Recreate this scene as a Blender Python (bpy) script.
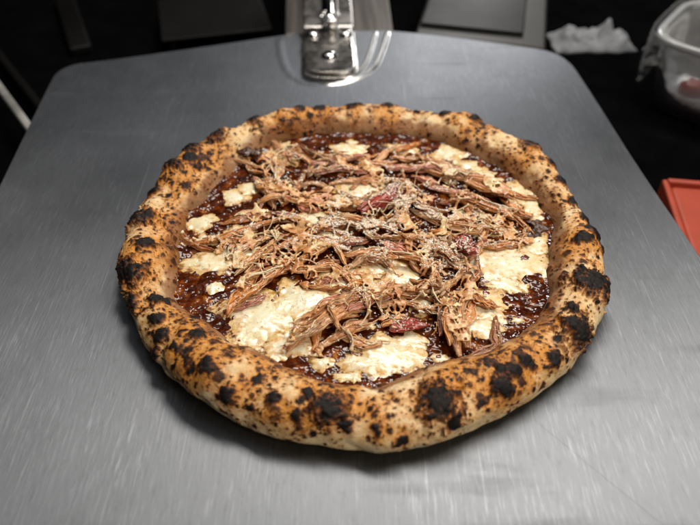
import bpy, math, random
import numpy as np
from mathutils import Vector
from mathutils.bvhtree import BVHTree

for _o in list(bpy.data.objects):
    bpy.data.objects.remove(_o)
scene = bpy.context.scene
COL = scene.collection
rng = np.random.default_rng(11)
random.seed(11)
R = math.radians

# ------------------------------------------------------------------ camera
cam = bpy.data.cameras.new('camera')
cam.sensor_width = 36.0
cam.lens = 36.0 * 660.0 / 700.0
cam.clip_start = 0.01
cam.clip_end = 20.0
cam.dof.use_dof = True
cam.dof.focus_distance = 0.425
cam.dof.aperture_fstop = 5.0
cam_o = bpy.data.objects.new('camera', cam)
COL.objects.link(cam_o)
cam_o.location = (-0.010, -0.3172, 0.3227)
cam_o.rotation_euler = (R(90 - 44.4), 0, 0)
scene.camera = cam_o

# ------------------------------------------------------------------ room light
world = bpy.data.worlds.new('World')
scene.world = world
world.use_nodes = True
world.node_tree.nodes['Background'].inputs[0].default_value = (0.9, 0.95, 1.0, 1)
world.node_tree.nodes['Background'].inputs[1].default_value = 0.012


def area(name, loc, target, sx, sy, power, color):
    l = bpy.data.lights.new(name, 'AREA')
    l.shape = 'RECTANGLE'
    l.size = sx
    l.size_y = sy
    l.energy = power
    l.color = color
    o = bpy.data.objects.new(name, l)
    COL.objects.link(o)
    o.location = loc
    o.rotation_euler = (Vector(target) - Vector(loc)).to_track_quat('-Z', 'Y').to_euler()
    return o


# a strip lamp above and behind the pizza to the right, a broad dim ceiling, a tall lamp far back, an added weak front fill over the shoulder
area('ceiling_lamp', (0.30, 0.48, 1.15), (0.0, 0.02, 0.0), 1.1, 0.26, 15.5, (1.0, 0.925, 0.82))
area('ceiling_panel', (0.35, 0.60, 1.20), (0.35, 0.60, 0.0), 2.2, 1.2, 3.6, (0.985, 0.99, 1.0))
area('back_lamp', (0.34, 1.65, 0.64), (0.09, 0.28, 0.0), 0.12, 0.34, 4.6, (1.0, 0.985, 0.96))
area('shoulder_fill', (0.55, -0.70, 1.10), (0.0, 0.02, 0.0), 0.30, 0.30, 10.0, (1.0, 0.91, 0.79))

scene.view_settings.view_transform = 'Standard'
scene.view_settings.look = 'None'
scene.view_settings.exposure = 0.0
scene.view_settings.gamma = 1.0
scene.render.engine = 'CYCLES'
scene.cycles.use_denoising = True
scene.cycles.max_bounces = 8


# ------------------------------------------------------------------ noise (numpy)
_perm = np.random.default_rng(3).permutation(256)
_perm = np.concatenate([_perm, _perm, _perm])
_g = np.random.default_rng(4).normal(size=(256, 3))
_g /= np.linalg.norm(_g, axis=1)[:, None]


_gx, _gy, _gz = (np.ascontiguousarray(_g[:, k]).astype(np.float32) for k in range(3))
_perm = _perm.astype(np.int32)


def perlin(p, scale=1.0, seed=0.0):
    p = np.asarray(p, float) * scale + seed * 17.31 + 100.37
    fl = np.floor(p)
    f = (p - fl).astype(np.float32)
    i = fl.astype(np.int32) & 255
    u = f * f * f * (f * (f * 6 - 15) + 10)
    fx, fy, fz = f[..., 0], f[..., 1], f[..., 2]
    ux, uy, uz = u[..., 0], u[..., 1], u[..., 2]
    ix, iy, iz = i[..., 0], i[..., 1], i[..., 2]
    out = 0
    for dx in (0, 1):
        hx = _perm[(ix + dx) & 255]
        wx = ux if dx else 1 - ux
        for dy in (0, 1):
            hy = _perm[hx + ((iy + dy) & 255)]
            wy = wx * (uy if dy else 1 - uy)
            for dz in (0, 1):
                hz = _perm[hy + ((iz + dz) & 255)]
                out = out + wy * (uz if dz else 1 - uz) * (_gx[hz] * (fx - dx) + _gy[hz] * (fy - dy) + _gz[hz] * (fz - dz))
    return out.astype(np.float64) * 1.5


def fbm(p, scale, octaves=4, seed=0.0, gain=0.5):
    a, s, o = 1.0, 0, 0
    for k in range(octaves):
        o = o + a * perlin(p, scale * 2 ** k, seed + k * 3.7)
        s += a
        a *= gain
    return o / s


_wr = np.random.default_rng(5).random((256, 5))


def worley(p, scale, seed=0.0):
    """distance to the nearest jittered point divided by that cell's own random size; F2-F1; the cell's random number"""
    p = np.asarray(p, float) * scale + seed * 13.7 + 50.11
    i = np.floor(p).astype(int)
    f1 = np.full(p.shape[:-1], 9.0)
    f2 = np.full(p.shape[:-1], 9.0)
    rn = np.zeros(p.shape[:-1])
    for dx in (-1, 0, 1):
        for dy in (-1, 0, 1):
            for dz in (-1, 0, 1):
                c = i + np.array([dx, dy, dz])
                h = _perm[_perm[_perm[c[..., 0] & 255] + (c[..., 1] & 255)] + (c[..., 2] & 255)]
                q = c + _wr[h][..., :3]
                d = np.linalg.norm(p - q, axis=-1)
                m = d < f1
                f2 = np.where(m, f1, np.minimum(f2, d))
                rn = np.where(m, _wr[h][..., 3], rn)
                f1 = np.where(m, d, f1)
    return f1, f2 - f1, rn


def sstep(a, b, x):
    t = np.clip((x - a) / (b - a), 0, 1)
    return t * t * (3 - 2 * t)


def mixc(a, b, t):
    return a + (b - a) * t[..., None]


# ------------------------------------------------------------------ mesh helpers (work in millimetres)
def mesh_np(name, v, faces, attrs=None, smooth=True, mm=True):
    """faces: list of integer arrays (n,3) / (n,4)"""
    v = np.asarray(v, float)
    if mm:
        v = v * 0.001
    if not isinstance(faces, (list, tuple)):
        faces = [faces]
    me = bpy.data.meshes.new(name)
    me.vertices.add(len(v))
    me.vertices.foreach_set('co', v.astype(np.float32).ravel())
    loops = np.concatenate([np.asarray(f).ravel() for f in faces]).astype(np.int32)
    tot = np.concatenate([np.full(len(f), np.asarray(f).shape[1]) for f in faces]).astype(np.int32)
    st = np.concatenate([[0], np.cumsum(tot)[:-1]]).astype(np.int32)
    me.loops.add(len(loops))
    me.loops.foreach_set('vertex_index', loops)
    me.polygons.add(len(tot))
    me.polygons.foreach_set('loop_start', st)
    me.polygons.foreach_set('loop_total', tot)
    me.update(calc_edges=True)
    me.validate()
    me.polygons.foreach_set('use_smooth', np.full(len(me.polygons), smooth))
    for k, a in (attrs or {}).items():
        a = np.asarray(a, np.float32)
        if a.ndim == 2:
            at = me.attributes.new(k, 'FLOAT_COLOR', 'POINT')
            if a.shape[1] == 3:
                a = np.concatenate([a, np.ones((len(a), 1), np.float32)], 1)
            at.data.foreach_set('color', a.ravel())
        else:
            at = me.attributes.new(k, 'FLOAT', 'POINT')
            at.data.foreach_set('value', a)
    me.update()
    return me


def link(name, me, mat, parent=None, **props):
    o = bpy.data.objects.new(name, me)
    COL.objects.link(o)
    if mat is not None:
        me.materials.append(mat)
    o.parent = parent
    for k, x in props.items():
        o[k] = x
    return o


def empty(name, loc=(0, 0, 0), **props):
    o = bpy.data.objects.new(name, None)
    COL.objects.link(o)
    o.location = loc
    o.empty_display_size = 0.02
    for k, x in props.items():
        o[k] = x
    return o


def grid_faces(n, m, wrap_n=False, wrap_m=False):
    a = np.arange(n if wrap_n else n - 1)
    b = np.arange(m if wrap_m else m - 1)
    A, B = np.meshgrid(a, b, indexing='ij')
    A2, B2 = (A + 1) % n, (B + 1) % m
    return np.stack([A * m + B, A2 * m + B, A2 * m + B2, A * m + B2], -1).reshape(-1, 4)


def frames(P):
    """tangent, side and up vectors along a polyline"""
    T = np.gradient(P, axis=0)
    T /= np.linalg.norm(T, axis=1)[:, None] + 1e-9
    up = np.tile(np.array([0.0, 0.0, 1.0]), (len(P), 1))
    S = np.cross(T, up)
    n = np.linalg.norm(S, axis=1)
    S[n < 1e-3] = (1, 0, 0)
    S /= np.linalg.norm(S, axis=1)[:, None]
    return T, S, np.cross(S, T)


def tube(P, rad, k, flat=1.0, mod=None, twist=None):
    """swept tube: returns verts, faces (quads + fan caps as quads)"""
    P = np.asarray(P, float)
    n = len(P)
    T, S, U = frames(P)
    ph = np.linspace(0, 2 * np.pi, k, endpoint=False)[None, :] + (0 if twist is None else twist[:, None])
    rr = np.asarray(rad)[:, None] * (1 if mod is None else mod)
    V = P[:, None] + S[:, None] * (rr * np.cos(ph))[..., None] + U[:, None] * (rr * np.sin(ph) * flat)[..., None]
    F = grid_faces(n, k, wrap_m=True)
    V = V.reshape(-1, 3)
    c0, c1 = len(V), len(V) + 1
    V = np.concatenate([V, P[:1], P[-1:]])
    i = np.arange(k)
    j = (i + 1) % k
    caps = np.concatenate([np.stack([np.full(k, c0), i, j], 1), np.stack([np.full(k, c1), (n - 1) * k + j, (n - 1) * k + i], 1)])
    return V, F, caps


class Bag:
    """collects pieces of one mesh"""

    def __init__(self):
        self.v, self.q, self.t, self.c, self.n = [], [], [], [], 0

    def add(self, V, Q=None, T=None, col=None):
        if Q is not None and len(Q):
            self.q.append(np.asarray(Q) + self.n)
        if T is not None and len(T):
            self.t.append(np.asarray(T) + self.n)
        self.v.append(V)
        if col is not None:
            col = np.asarray(col, float)
            self.c.append(np.tile(col, (len(V), 1)) if col.ndim == 1 else col)
        self.n += len(V)

    def mesh(self, name, smooth=True):
        f = []
        if self.q:
            f.append(np.concatenate(self.q))
        if self.t:
            f.append(np.concatenate(self.t))
        return mesh_np(name, np.concatenate(self.v), f, {'tone': np.concatenate(self.c)} if self.c else None, smooth)


def catmull(P, n):
    P = np.asarray(P, float)
    d = np.concatenate([[0], np.cumsum(np.linalg.norm(np.diff(P, axis=0), axis=1))])
    t = np.linspace(0, d[-1], n)
    E = np.concatenate([[2 * P[0] - P[1]], P, [2 * P[-1] - P[-2]]])
    k = np.clip(np.searchsorted(d, t, side='right') - 1, 0, len(P) - 2)
    f = ((t - d[k]) / (d[k + 1] - d[k]))[:, None]
    a, b, c, e = E[k], E[k + 1], E[k + 2], E[k + 3]
    return b + 0.5 * f * (c - a + f * (2 * a - 5 * b + 4 * c - e + f * (3 * (b - c) + e - a)))


# ------------------------------------------------------------------ materials
class NT:
    def __init__(self, name):
        self.m = bpy.data.materials.new(name)
        self.m.use_nodes = True
        self.t = self.m.node_tree
        self.b = self.t.nodes['Principled BSDF']

    def n(self, typ, **kw):
        x = self.t.nodes.new(typ)
        for k, v in kw.items():
            if k == 'inp':
                for kk, vv in v.items():
                    if isinstance(vv, bpy.types.NodeSocket):
                        self.t.links.new(vv, x.inputs[kk])
                    else:
                        x.inputs[kk].default_value = vv
            else:
                setattr(x, k, v)
        return x

    def set(self, **kw):
        for k, v in kw.items():
            s = self.b.inputs[k.replace('_', ' ')]
            if isinstance(v, bpy.types.NodeSocket):
                self.t.links.new(v, s)
            else:
                s.default_value = v
        return self

    def coord(self, scale=(1, 1, 1), rot=(0, 0, 0)):
        c = self.n('ShaderNodeTexCoord')
        mp = self.n('ShaderNodeMapping', inp={'Vector': c.outputs['Object'], 'Scale': scale, 'Rotation': rot})
        return mp.outputs[0]

    def noise(self, vec, scale, detail=3.0, rough=0.55):
        return self.n('ShaderNodeTexNoise', inp={'Vector': vec, 'Scale': scale, 'Detail': detail, 'Roughness': rough}).outputs[0]

    def ramp(self, fac, stops):
        r = self.n('ShaderNodeValToRGB', inp={'Fac': fac})
        e = r.color_ramp.elements
        while len(e) < len(stops):
            e.new(0.5)
        for el, (p, c) in zip(e, stops):
            el.position = p
            el.color = (c, c, c, 1) if isinstance(c, (int, float)) else (*c, 1)
        return r.outputs[0]

    def mix(self, f, a, b, mode='MIX'):
        x = self.n('ShaderNodeMix', data_type='RGBA', blend_type=mode)
        for i, v in ((0, f), (6, a), (7, b)):
            if isinstance(v, bpy.types.NodeSocket):
                self.t.links.new(v, x.inputs[i])
            else:
                x.inputs[i].default_value = v if i == 0 or len(v) == 4 else (*v, 1)
        return x.outputs[2]

    def math(self, op, a, b=0.0, clamp=False):
        x = self.n('ShaderNodeMath', operation=op, use_clamp=clamp)
        for i, v in ((0, a), (1, b)):
            if isinstance(v, bpy.types.NodeSocket):
                self.t.links.new(v, x.inputs[i])
            else:
                x.inputs[i].default_value = v
        return x.outputs[0]

    def bump(self, h, strength, dist, prev=None):
        inp = {'Height': h, 'Strength': strength, 'Distance': dist}
        if prev is not None:
            inp['Normal'] = prev
        return self.n('ShaderNodeBump', inp=inp).outputs[0]

    def attr(self, name):
        return self.n('ShaderNodeAttribute', attribute_name=name)


def mat_crust():
    m = NT('baked_dough')
    tone = m.attr('tone').outputs['Color']
    char = m.attr('char').outputs['Fac']
    v = m.coord()
    n1 = m.noise(v, 900, 4)
    n2 = m.noise(v, 260, 4)
    g = m.ramp(n1, [(0.25, 0.78), (0.75, 1.14)])
    g2 = m.ramp(n2, [(0.3, 0.86), (0.7, 1.1)])
    c = m.mix(1.0, m.mix(1.0, tone, g, 'MULTIPLY'), g2, 'MULTIPLY')
    b = m.bump(n1, 0.35, 0.0006)
    b = m.bump(n2, 0.3, 0.0012, b)
    m.set(Base_Color=c, Roughness=m.ramp(char, [(0.0, 0.62), (1.0, 0.6)]), Normal=b, Specular_IOR_Level=m.ramp(char, [(0.3, 0.35), (0.9, 0.16)]))
    m.b.inputs['Subsurface Weight'].default_value = 0.0
    return m.m


def mat_sauce():
    m = NT('barbecue_sauce')
    v = m.coord()
    n = m.noise(v, 140, 5)
    n2 = m.noise(v, 600, 3)
    c = m.ramp(n, [(0.3, (0.018, 0.0032, 0.0008)), (0.5, (0.055, 0.009, 0.0015)), (0.62, (0.13, 0.026, 0.003)), (0.74, (0.42, 0.16, 0.03))])
    b = m.bump(m.noise(v, 260, 1), 0.5, 0.0020)
    b = m.bump(n2, 0.06, 0.0006, b)
    m.set(Base_Color=c, Roughness=m.ramp(n2, [(0.35, 0.06), (0.65, 0.12)]), Normal=b, Specular_IOR_Level=0.36)
    return m.m


def mat_cheese():
    m = NT('melted_mozzarella')
    s = m.attr('edge').outputs['Fac']
    v = m.coord()
    n = m.noise(v, 110, 4)
    n2 = m.noise(v, 300, 4, 0.6)
    n3 = m.noise(v, 700, 3)
    base = m.ramp(n, [(0.3, (0.74, 0.65, 0.39)), (0.5, (0.81, 0.76, 0.56)), (0.7, (0.85, 0.83, 0.70))])
    # oil and sauce creep in from the border and through thin places
    k = m.math('ADD', s, m.math('MULTIPLY', m.math('SUBTRACT', n2, 0.5), 1.3))
    k = m.math('ADD', k, m.math('MULTIPLY', m.math('SUBTRACT', n, 0.5), 0.9))
    e1 = m.ramp(k, [(0.34, 0.0), (0.68, 1.0)])
    e2 = m.ramp(k, [(0.74, 0.0), (0.92, 1.0)])
    c = m.mix(m.math('MULTIPLY', e1, 0.75), base, (0.62, 0.34, 0.08))
    c = m.mix(e2, c, (0.11, 0.022, 0.005))
    spot = m.ramp(m.noise(v, 150, 3), [(0.63, 0.0), (0.72, 1.0)])
    c = m.mix(m.math('MULTIPLY', spot, 0.65), c, (0.46, 0.20, 0.04))
    fl = m.ramp(m.noise(v, 380, 3), [(0.62, 0.0), (0.68, 1.0)])
    c = m.mix(m.math('MULTIPLY', fl, 0.4), c, (0.34, 0.11, 0.02))
    yel = m.ramp(m.noise(v, 75, 2), [(0.52, 0.0), (0.68, 1.0)])
    c = m.mix(m.math('MULTIPLY', yel, 0.35), c, (0.78, 0.52, 0.14))
    b = m.bump(n, 0.3, 0.0025)
    b = m.bump(n2, 0.10, 0.0012, b)
    m.set(Base_Color=c, Roughness=m.ramp(n2, [(0.35, 0.10), (0.65, 0.24)]), Normal=b, Coat_Weight=0.25, Coat_Roughness=0.06, Specular_IOR_Level=0.45)
    m.b.inputs['Subsurface Weight'].default_value = 0.3
    m.b.inputs['Subsurface Radius'].default_value = (1.0, 0.7, 0.35)
    m.b.inputs['Subsurface Scale'].default_value = 0.0012
    return m.m


def mat_pork():
    m = NT('pulled_pork')
    tone = m.attr('tone').outputs['Color']
    v = m.coord()
    n = m.noise(v, 700, 4)
    n2 = m.noise(v, 220, 3)
    c = m.mix(1.0, tone, m.ramp(n2, [(0.28, (0.6, 0.5, 0.42)), (0.5, (1.0, 1.0, 1.0)), (0.75, (1.25, 1.35, 1.45))]), 'MULTIPLY')
    # fine grated cheese lying on whatever faces up
    geo = m.n('ShaderNodeNewGeometry')
    up = m.n('ShaderNodeSeparateXYZ', inp={'Vector': geo.outputs['Normal']}).outputs[2]
    dust = m.math('MULTIPLY', m.ramp(up, [(0.35, 0.0), (0.95, 1.0)]), m.ramp(m.noise(v, 30, 3), [(0.46, 0.0), (0.62, 1.0)]))
    dust = m.math('MULTIPLY', dust, m.ramp(n, [(0.44, 0.0), (0.58, 1.0)]))
    c = m.mix(m.math('MULTIPLY', dust, 0.18), c, (0.88, 0.76, 0.56))
    b = m.bump(n, 0.3, 0.0008)
    b = m.bump(n2, 0.3, 0.0015, b)
    m.set(Base_Color=c, Roughness=m.ramp(n2, [(0.35, 0.16), (0.65, 0.34)]), Normal=b, Specular_IOR_Level=0.5, Coat_Weight=0.1, Coat_Roughness=0.1)
    m.b.inputs['Subsurface Weight'].default_value = 0.55
    m.b.inputs['Subsurface Radius'].default_value = (1.0, 0.5, 0.3)
    m.b.inputs['Subsurface Scale'].default_value = 0.0022
    return m.m


def mat_web():
    m = NT('melted_web')
    v = m.coord()
    n = m.noise(v, 85, 4)
    n2 = m.noise(v, 420, 4)
    n3 = m.noise(v, 1100, 3)
    c = m.ramp(n, [(0.30, (0.40, 0.145, 0.04)), (0.43, (0.58, 0.26, 0.09)), (0.55, (0.70, 0.41, 0.18)), (0.64, (0.84, 0.67, 0.38))])
    c = m.mix(1.0, c, m.ramp(n2, [(0.3, (0.62, 0.5, 0.40)), (0.52, (1.0, 1.0, 1.0)), (0.7, (1.15, 1.2, 1.25))]), 'MULTIPLY')
    pink = m.ramp(m.noise(v, 38, 2), [(0.58, 0.0), (0.70, 1.0)])
    c = m.mix(m.math('MULTIPLY', pink, 0.40), c, (0.50, 0.18, 0.11))
    # hard cheese grated over it, caught on what faces up
    geo = m.n('ShaderNodeNewGeometry')
    up = m.n('ShaderNodeSeparateXYZ', inp={'Vector': geo.outputs['Normal']}).outputs[2]
    dust = m.math('MULTIPLY', m.ramp(up, [(0.25, 0.0), (0.9, 1.0)]), m.ramp(m.noise(v, 30, 3), [(0.46, 0.0), (0.60, 1.0)]))
    dust = m.math('MULTIPLY', dust, m.ramp(n3, [(0.44, 0.0), (0.56, 1.0)]))
    c = m.mix(m.math('MULTIPLY', dust, 0.22), c, (0.86, 0.74, 0.54))
    b = m.bump(n2, 0.35, 0.0010)
    b = m.bump(n3, 0.2, 0.0005, b)
    m.set(Base_Color=c, Roughness=m.ramp(n2, [(0.35, 0.15), (0.65, 0.32)]), Normal=b, Coat_Weight=0.1, Coat_Roughness=0.1)
    m.b.inputs['Subsurface Weight'].default_value = 0.25
    m.b.inputs['Subsurface Radius'].default_value = (1.0, 0.6, 0.3)
    m.b.inputs['Subsurface Scale'].default_value = 0.0012
    return m.m


def mat_tone(name, rough=0.4, spec=0.5, bump=0.3, scale=600):
    m = NT(name)
    v = m.coord()
    n = m.noise(v, scale, 3)
    c = m.mix(1.0, m.attr('tone').outputs['Color'], m.ramp(n, [(0.3, 0.8), (0.7, 1.15)]), 'MULTIPLY')
    m.set(Base_Color=c, Roughness=rough, Normal=m.bump(n, bump, 0.0008), Specular_IOR_Level=spec)
    return m.m


def mat_blade():
    m = NT('brushed_aluminium')
    # short strokes in three slightly different directions, each a stretched noise
    s1 = m.noise(m.coord((560, 60, 1), (0, 0, R(6))), 1.0, 5, 0.65)
    s2 = m.noise(m.coord((430, 75, 1), (0, 0, R(-5))), 1.0, 5, 0.65)
    s3 = m.noise(m.coord((900, 34, 1), (0, 0, R(14))), 1.0, 4, 0.6)
    blot = m.noise(m.coord((13, 10, 1)), 1.0, 5, 0.6)
    patch = m.ramp(m.noise(m.coord((22, 16, 1), (0, 0, R(5))), 1.0, 4, 0.6), [(0.35, 0.15), (0.65, 1.0)])
    lite = m.math('MULTIPLY', m.ramp(s1, [(0.52, 0.0), (0.68, 1.0)]), patch)
    lite2 = m.math('MULTIPLY', m.ramp(s3, [(0.58, 0.0), (0.66, 1.0)]), patch)
    dark = m.ramp(s2, [(0.54, 0.0), (0.70, 1.0)])
    base = m.ramp(blot, [(0.3, (0.164, 0.174, 0.190)), (0.7, (0.195, 0.206, 0.226))])
    base = m.mix(m.math('MULTIPLY', lite, 0.55), base, (0.295, 0.312, 0.34))
    base = m.mix(m.math('MULTIPLY', lite2, 0.45), base, (0.37, 0.39, 0.425))
    base = m.mix(m.math('MULTIPLY', dark, 0.30), base, (0.085, 0.09, 0.097))
    # scratches left by cutters, running every which way
    for rot, sc, lo in ((38, (420, 9.0, 1), 0.75), (-52, (420, 8, 1), 0.75), (-24, (380, 9, 1), 0.75), (13, (420, 10, 1), 0.74)):
        w = m.ramp(m.noise(m.coord(sc, (0, 0, R(rot))), 1.0, 1, 0.4), [(lo, 0.0), (lo + 0.012, 1.0)])
        base = m.mix(m.math('MULTIPLY', w, 0.22), base, (0.42, 0.43, 0.45))
    # dull smears
    smear = m.ramp(m.noise(m.coord((7, 38, 1), (0, 0, R(-8))), 1.0, 4, 0.6), [(0.58, 0.0), (0.72, 1.0)])
    base = m.mix(m.math('MULTIPLY', smear, 0.10), base, (0.09, 0.092, 0.096))
    rough = m.math('ADD', m.ramp(blot, [(0.3, 0.45), (0.7, 0.52)]), m.math('MULTIPLY', smear, 0.06))
    hh = m.math('ADD', m.math('MULTIPLY', s1, 0.7), m.math('MULTIPLY', s2, 0.6))
    hh = m.math('ADD', hh, m.math('MULTIPLY', s3, 0.5))
    b = m.bump(hh, 0.55, 0.00022)
    m.set(Base_Color=base, Metallic=1.0, Roughness=rough, Normal=b, Anisotropic=0.75)
    # brushed lengthwise: the sheen spreads across the strokes
    m.t.links.new(m.n('ShaderNodeCombineXYZ', inp={'X': 0.996, 'Y': 0.087}).outputs[0], m.b.inputs['Tangent'])
    return m.m


def mat_metal(name, col, rough, scale=(60, 60, 60), var=0.1):
    m = NT(name)
    n = m.noise(m.coord(scale), 1.0, 4)
    m.set(Base_Color=m.mix(1.0, (*col, 1), m.ramp(n, [(0.3, 0.8), (0.7, 1.1)]), 'MULTIPLY'), Metallic=1.0,
          Roughness=m.ramp(n, [(0.3, max(rough - var, 0.03)), (0.7, rough + var)]), Normal=m.bump(n, 0.08, 0.001))
    return m.m


def mat_plain(name, col, rough, var=0.25, scale=40, spec=0.5):
    m = NT(name)
    n = m.noise(m.coord(), scale, 4)
    m.set(Base_Color=m.mix(1.0, (*col, 1), m.ramp(n, [(0.3, 1 - var), (0.7, 1 + var)]), 'MULTIPLY'), Roughness=rough,
          Normal=m.bump(n, 0.15, 0.001), Specular_IOR_Level=spec)
    return m.m


def mat_clear(name, rough):
    m = NT(name)
    n = m.noise(m.coord(), 90, 3)
    m.set(Base_Color=(0.75, 0.77, 0.79, 1), Roughness=rough, IOR=1.3, Normal=m.bump(n, 0.2, 0.002))
    m.b.inputs['Transmission Weight'].default_value = 0.86
    return m.m


# ------------------------------------------------------------------ measured layout (millimetres on the peel)
RIM_OUT = [160.9, 161.8, 167.1, 175.4, 174.3, 175.3, 169.7, 175.3, 169.1, 166.7, 167.7, 170.8, 170.8, 167.1, 164.1, 163.0, 161.8, 158.1, 155.4, 152.4, 153.2, 153.1, 153.0, 153.8, 153.3, 153.0, 154.0, 157.9, 162.3, 162.1]
RIM_IN = [128.9, 136.0, 137.9, 139.8, 138.3, 141.7, 144.1, 143.9, 144.6, 144.1, 141.4, 132.2, 127.3, 124.3, 125.7, 124.5, 124.5, 126.5, 120.6, 116.2, 115.1, 116.0, 118.4, 120.0, 112.5, 115.0, 118.5, 125.2, 126.8, 124.2]
SHREDS = [([(-93,124),(-73,109),(-54,86)],3.0,3),([(-86,95),(-77,81),(-69,67)],2.7,0),([(-68,81),(-64,101),(-62,120)],2.4,0),([(-121,18),(-100,26),(-77,38),(-57,46)],3.0,1),([(-104,42),(-81,48),(-60,52)],2.7,1),([(-85,-10),(-72,11),(-56,29)],2.7,0),([(-87,-47),(-80,-27),(-70,-7)],4.4,1),([(-81,-40),(-65,-18),(-53,-1)],3.0,1),([(-48,-73),(-29,-56),(-11,-38),(3,-31)],3.4,0),([(-45,-59),(-27,-44),(-9,-34)],3.0,0),([(-29,-73),(-11,-61),(2,-53)],3.0,0),([(-40,-67),(-19,-53),(-3,-42)],2.7,0),([(54,-81),(52,-59),(50,-34),(45,-20)],3.7,0),([(59,-76),(57,-53),(65,-31),(72,-15)],3.7,0),([(48,-74),(49,-54),(54,-36)],2.7,1),([(66,-34),(74,-37),(82,-40)],3.4,1),([(14,-56),(25,-56),(37,-54)],2.7,2),([(38,105),(63,95),(91,86),(110,67)],3.0,0),([(66,63),(89,58),(112,46),(118,34)],3.0,1),([(81,15),(99,18),(112,20)],3.0,1),([(77,86),(95,72),(108,62)],2.7,0),([(-3,48),(14,63),(25,76)],4.0,2),([(35,100),(56,105),(67,96)],3.4,4),([(28,129),(37,136),(47,145)],3.0,1),([(62,18),(68,14),(71,3)],4.4,2),([(-41,112),(-22,117),(3,121)],3.0,4),([(-37,98),(-14,105),(13,101)],2.7,4),([(-45,28),(-24,39),(-3,43),(25,28)],3.0,1),([(-65,13),(-38,23),(-13,13)],3.0,1),([(-49,-11),(-23,-4),(-7,-20)],2.7,0),([(11,26),(38,18),(58,6)],2.7,0),([(-16,-29),(13,-22),(41,-29)],3.0,0),([(24,79),(41,62),(55,45)],3.0,4),([(-47,73),(-25,62),(-3,56)],2.7,0),([(-25,88),(5,92),(28,86)],2.7,0),([(24,3),(40,-4),(48,-20)],3.0,0),([(70,-4),(58,-16),(46,-38)],2.7,0),([(47,45),(68,37),(88,31)],2.7,0),([(-13,3),(7,8),(23,0)],2.7,0),([(-80,62),(-58,67),(-36,56)],3.0,0),([(47,86),(69,76),(86,66)],2.7,4),([(6,-38),(22,-34),(37,-42)],2.7,0),([(-10,-50),(3,-38),(17,-31)],3.0,4),([(-44,3),(-29,13),(-10,26)],2.7,1)]
MOUND = [(-99,128),(-51,135),(14,128),(55,128),(117,70),(129,39),(115,20),(79,10),(70,-27),(84,-40),(61,-76),(43,-72),(33,-52),(14,-64),(-16,-76),(-49,-72),(-41,-52),(-16,-27),(-42,-23),(-56,-9),(-79,-40),(-94,-44),(-83,-9),(-92,10),(-124,20),(-107,47),(-73,64),(-87,95)]
CHEESE = [(-117,44,10.8,10.1),(-104,3,14.9,9.9),(-100,-20,5.9,6.4),(-65,-47,21.2,18.6),(-42,-32,19.2,14.2),(-46,-69,14.4,7.7),(17,-74,20.2,13.8),(-4,-81,12.9,5.9),(-26,-81,5.9,4.4),(76,-37,15.2,12.1),(69,-54,13.6,7.3),(100,3,23.0,16.9),(119,19,9.7,14.6),(116,79,10.6,11.1),(125,63,5.9,14.3),(69,131,13.9,8.5),(85,110,11.1,8.1),(97,97,10.9,7.8),(-62,131,14.7,11.4),(-14,138,16.5,7.2),(2,84,19.9,10.0),(-14,74,10.6,7.3),(-39,48,13.1,7.9),(10,3,17.6,9.8),(23,-10,13.3,8.5),(-13,-14,17.1,11.2),(-89,12,12.4,8.1),(-88,33,9.9,7.5),(31,137,13.2,7.2),(78,3,12.2,9.8),(34,-37,8.9,6.9),(-99,75,9.1,8.5),(-87,84,7.7,7.5),(-40,-61,9.7,7.9),(-24,30,10.6,8.6),(26,-65,10.9,7.8),(92,-17,10.5,7.4),(-112,25,8.4,6.3),(-118,3,6.1,4.9),(-70,-65,5.4,4.7),(43,-78,5.3,3.7),(-13,-91,6.9,2.8),(97,35,11.4,6.5),(78,55,10.3,6.9)]
SCORCH = [(194,68,10.8,11.9),(203,46,4.9,10.0),(174,76,11.1,10.4),(217,60,4.1,5.1),(218,24,4.1,4.4),(223,66,2.3,3.6),(224,104,6.4,4.3),(220,98,2.9,2.9),(234,72,5.0,5.5),(240,48,3.8,4.7),(250,70,3.7,4.0),(262,74,10.0,10.5),(246,42,2.1,4.0),(256,50,2.6,4.6),(286,72,13.3,12.6),(301,58,6.0,7.5),(306,76,5.5,4.2),(303,90,4.4,3.5),(310,76,4.5,5.6),(272,44,3.6,3.9),(272,82,3.2,3.3),(277,16,3.7,3.3),(288,30,3.7,4.0),(326,64,11.1,13.2),(342,70,15.0,10.9),(38,62,11.0,7.9),(92,78,6.8,5.3),(122,74,6.5,5.1),(82,74,5.9,4.2),(56,66,6.6,4.1),(65,76,5.0,4.2),(161,44,5.9,4.6),(143,54,7.8,5.9),(134,62,11.2,7.0),(152,68,9.0,5.6),(30,56,4.6,3.8),(22,70,5.2,5.5),(14,68,4.3,4.5),(6,64,4.2,4.3),(0,48,5.4,5.9),(356,38,4.0,4.2),(356,94,6.0,5.0),(332,104,4.2,3.8),(316,52,5.1,5.0),(295,46,4.3,3.3),(266,48,3.6,3.9),(257,94,3.2,3.4),(244,94,3.3,3.4),(236,106,3.4,2.8),(205,112,7.4,5.4),(212,82,4.8,3.7),(186,100,5.9,4.9),(147,90,6.1,4.7),(108,80,5.0,4.2),(102,82,5.0,4.2),(73,78,4.2,3.1)]
PIZZA = np.array([-2.0, 16.0])


def ring(T, th):
    """periodic smooth interpolation of a table given every 12 degrees"""
    n = len(T)
    T = np.array(T)
    x = (np.degrees(th) % 360) / 12
    k = np.floor(x).astype(int)
    f = x - k
    a, b, c, d = T[(k - 1) % n], T[k % n], T[(k + 1) % n], T[(k + 2) % n]
    return b + 0.5 * f * (c - a + f * (2 * a - 5 * b + 4 * c - d + f * (3 * (b - c) + d - a)))


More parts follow.
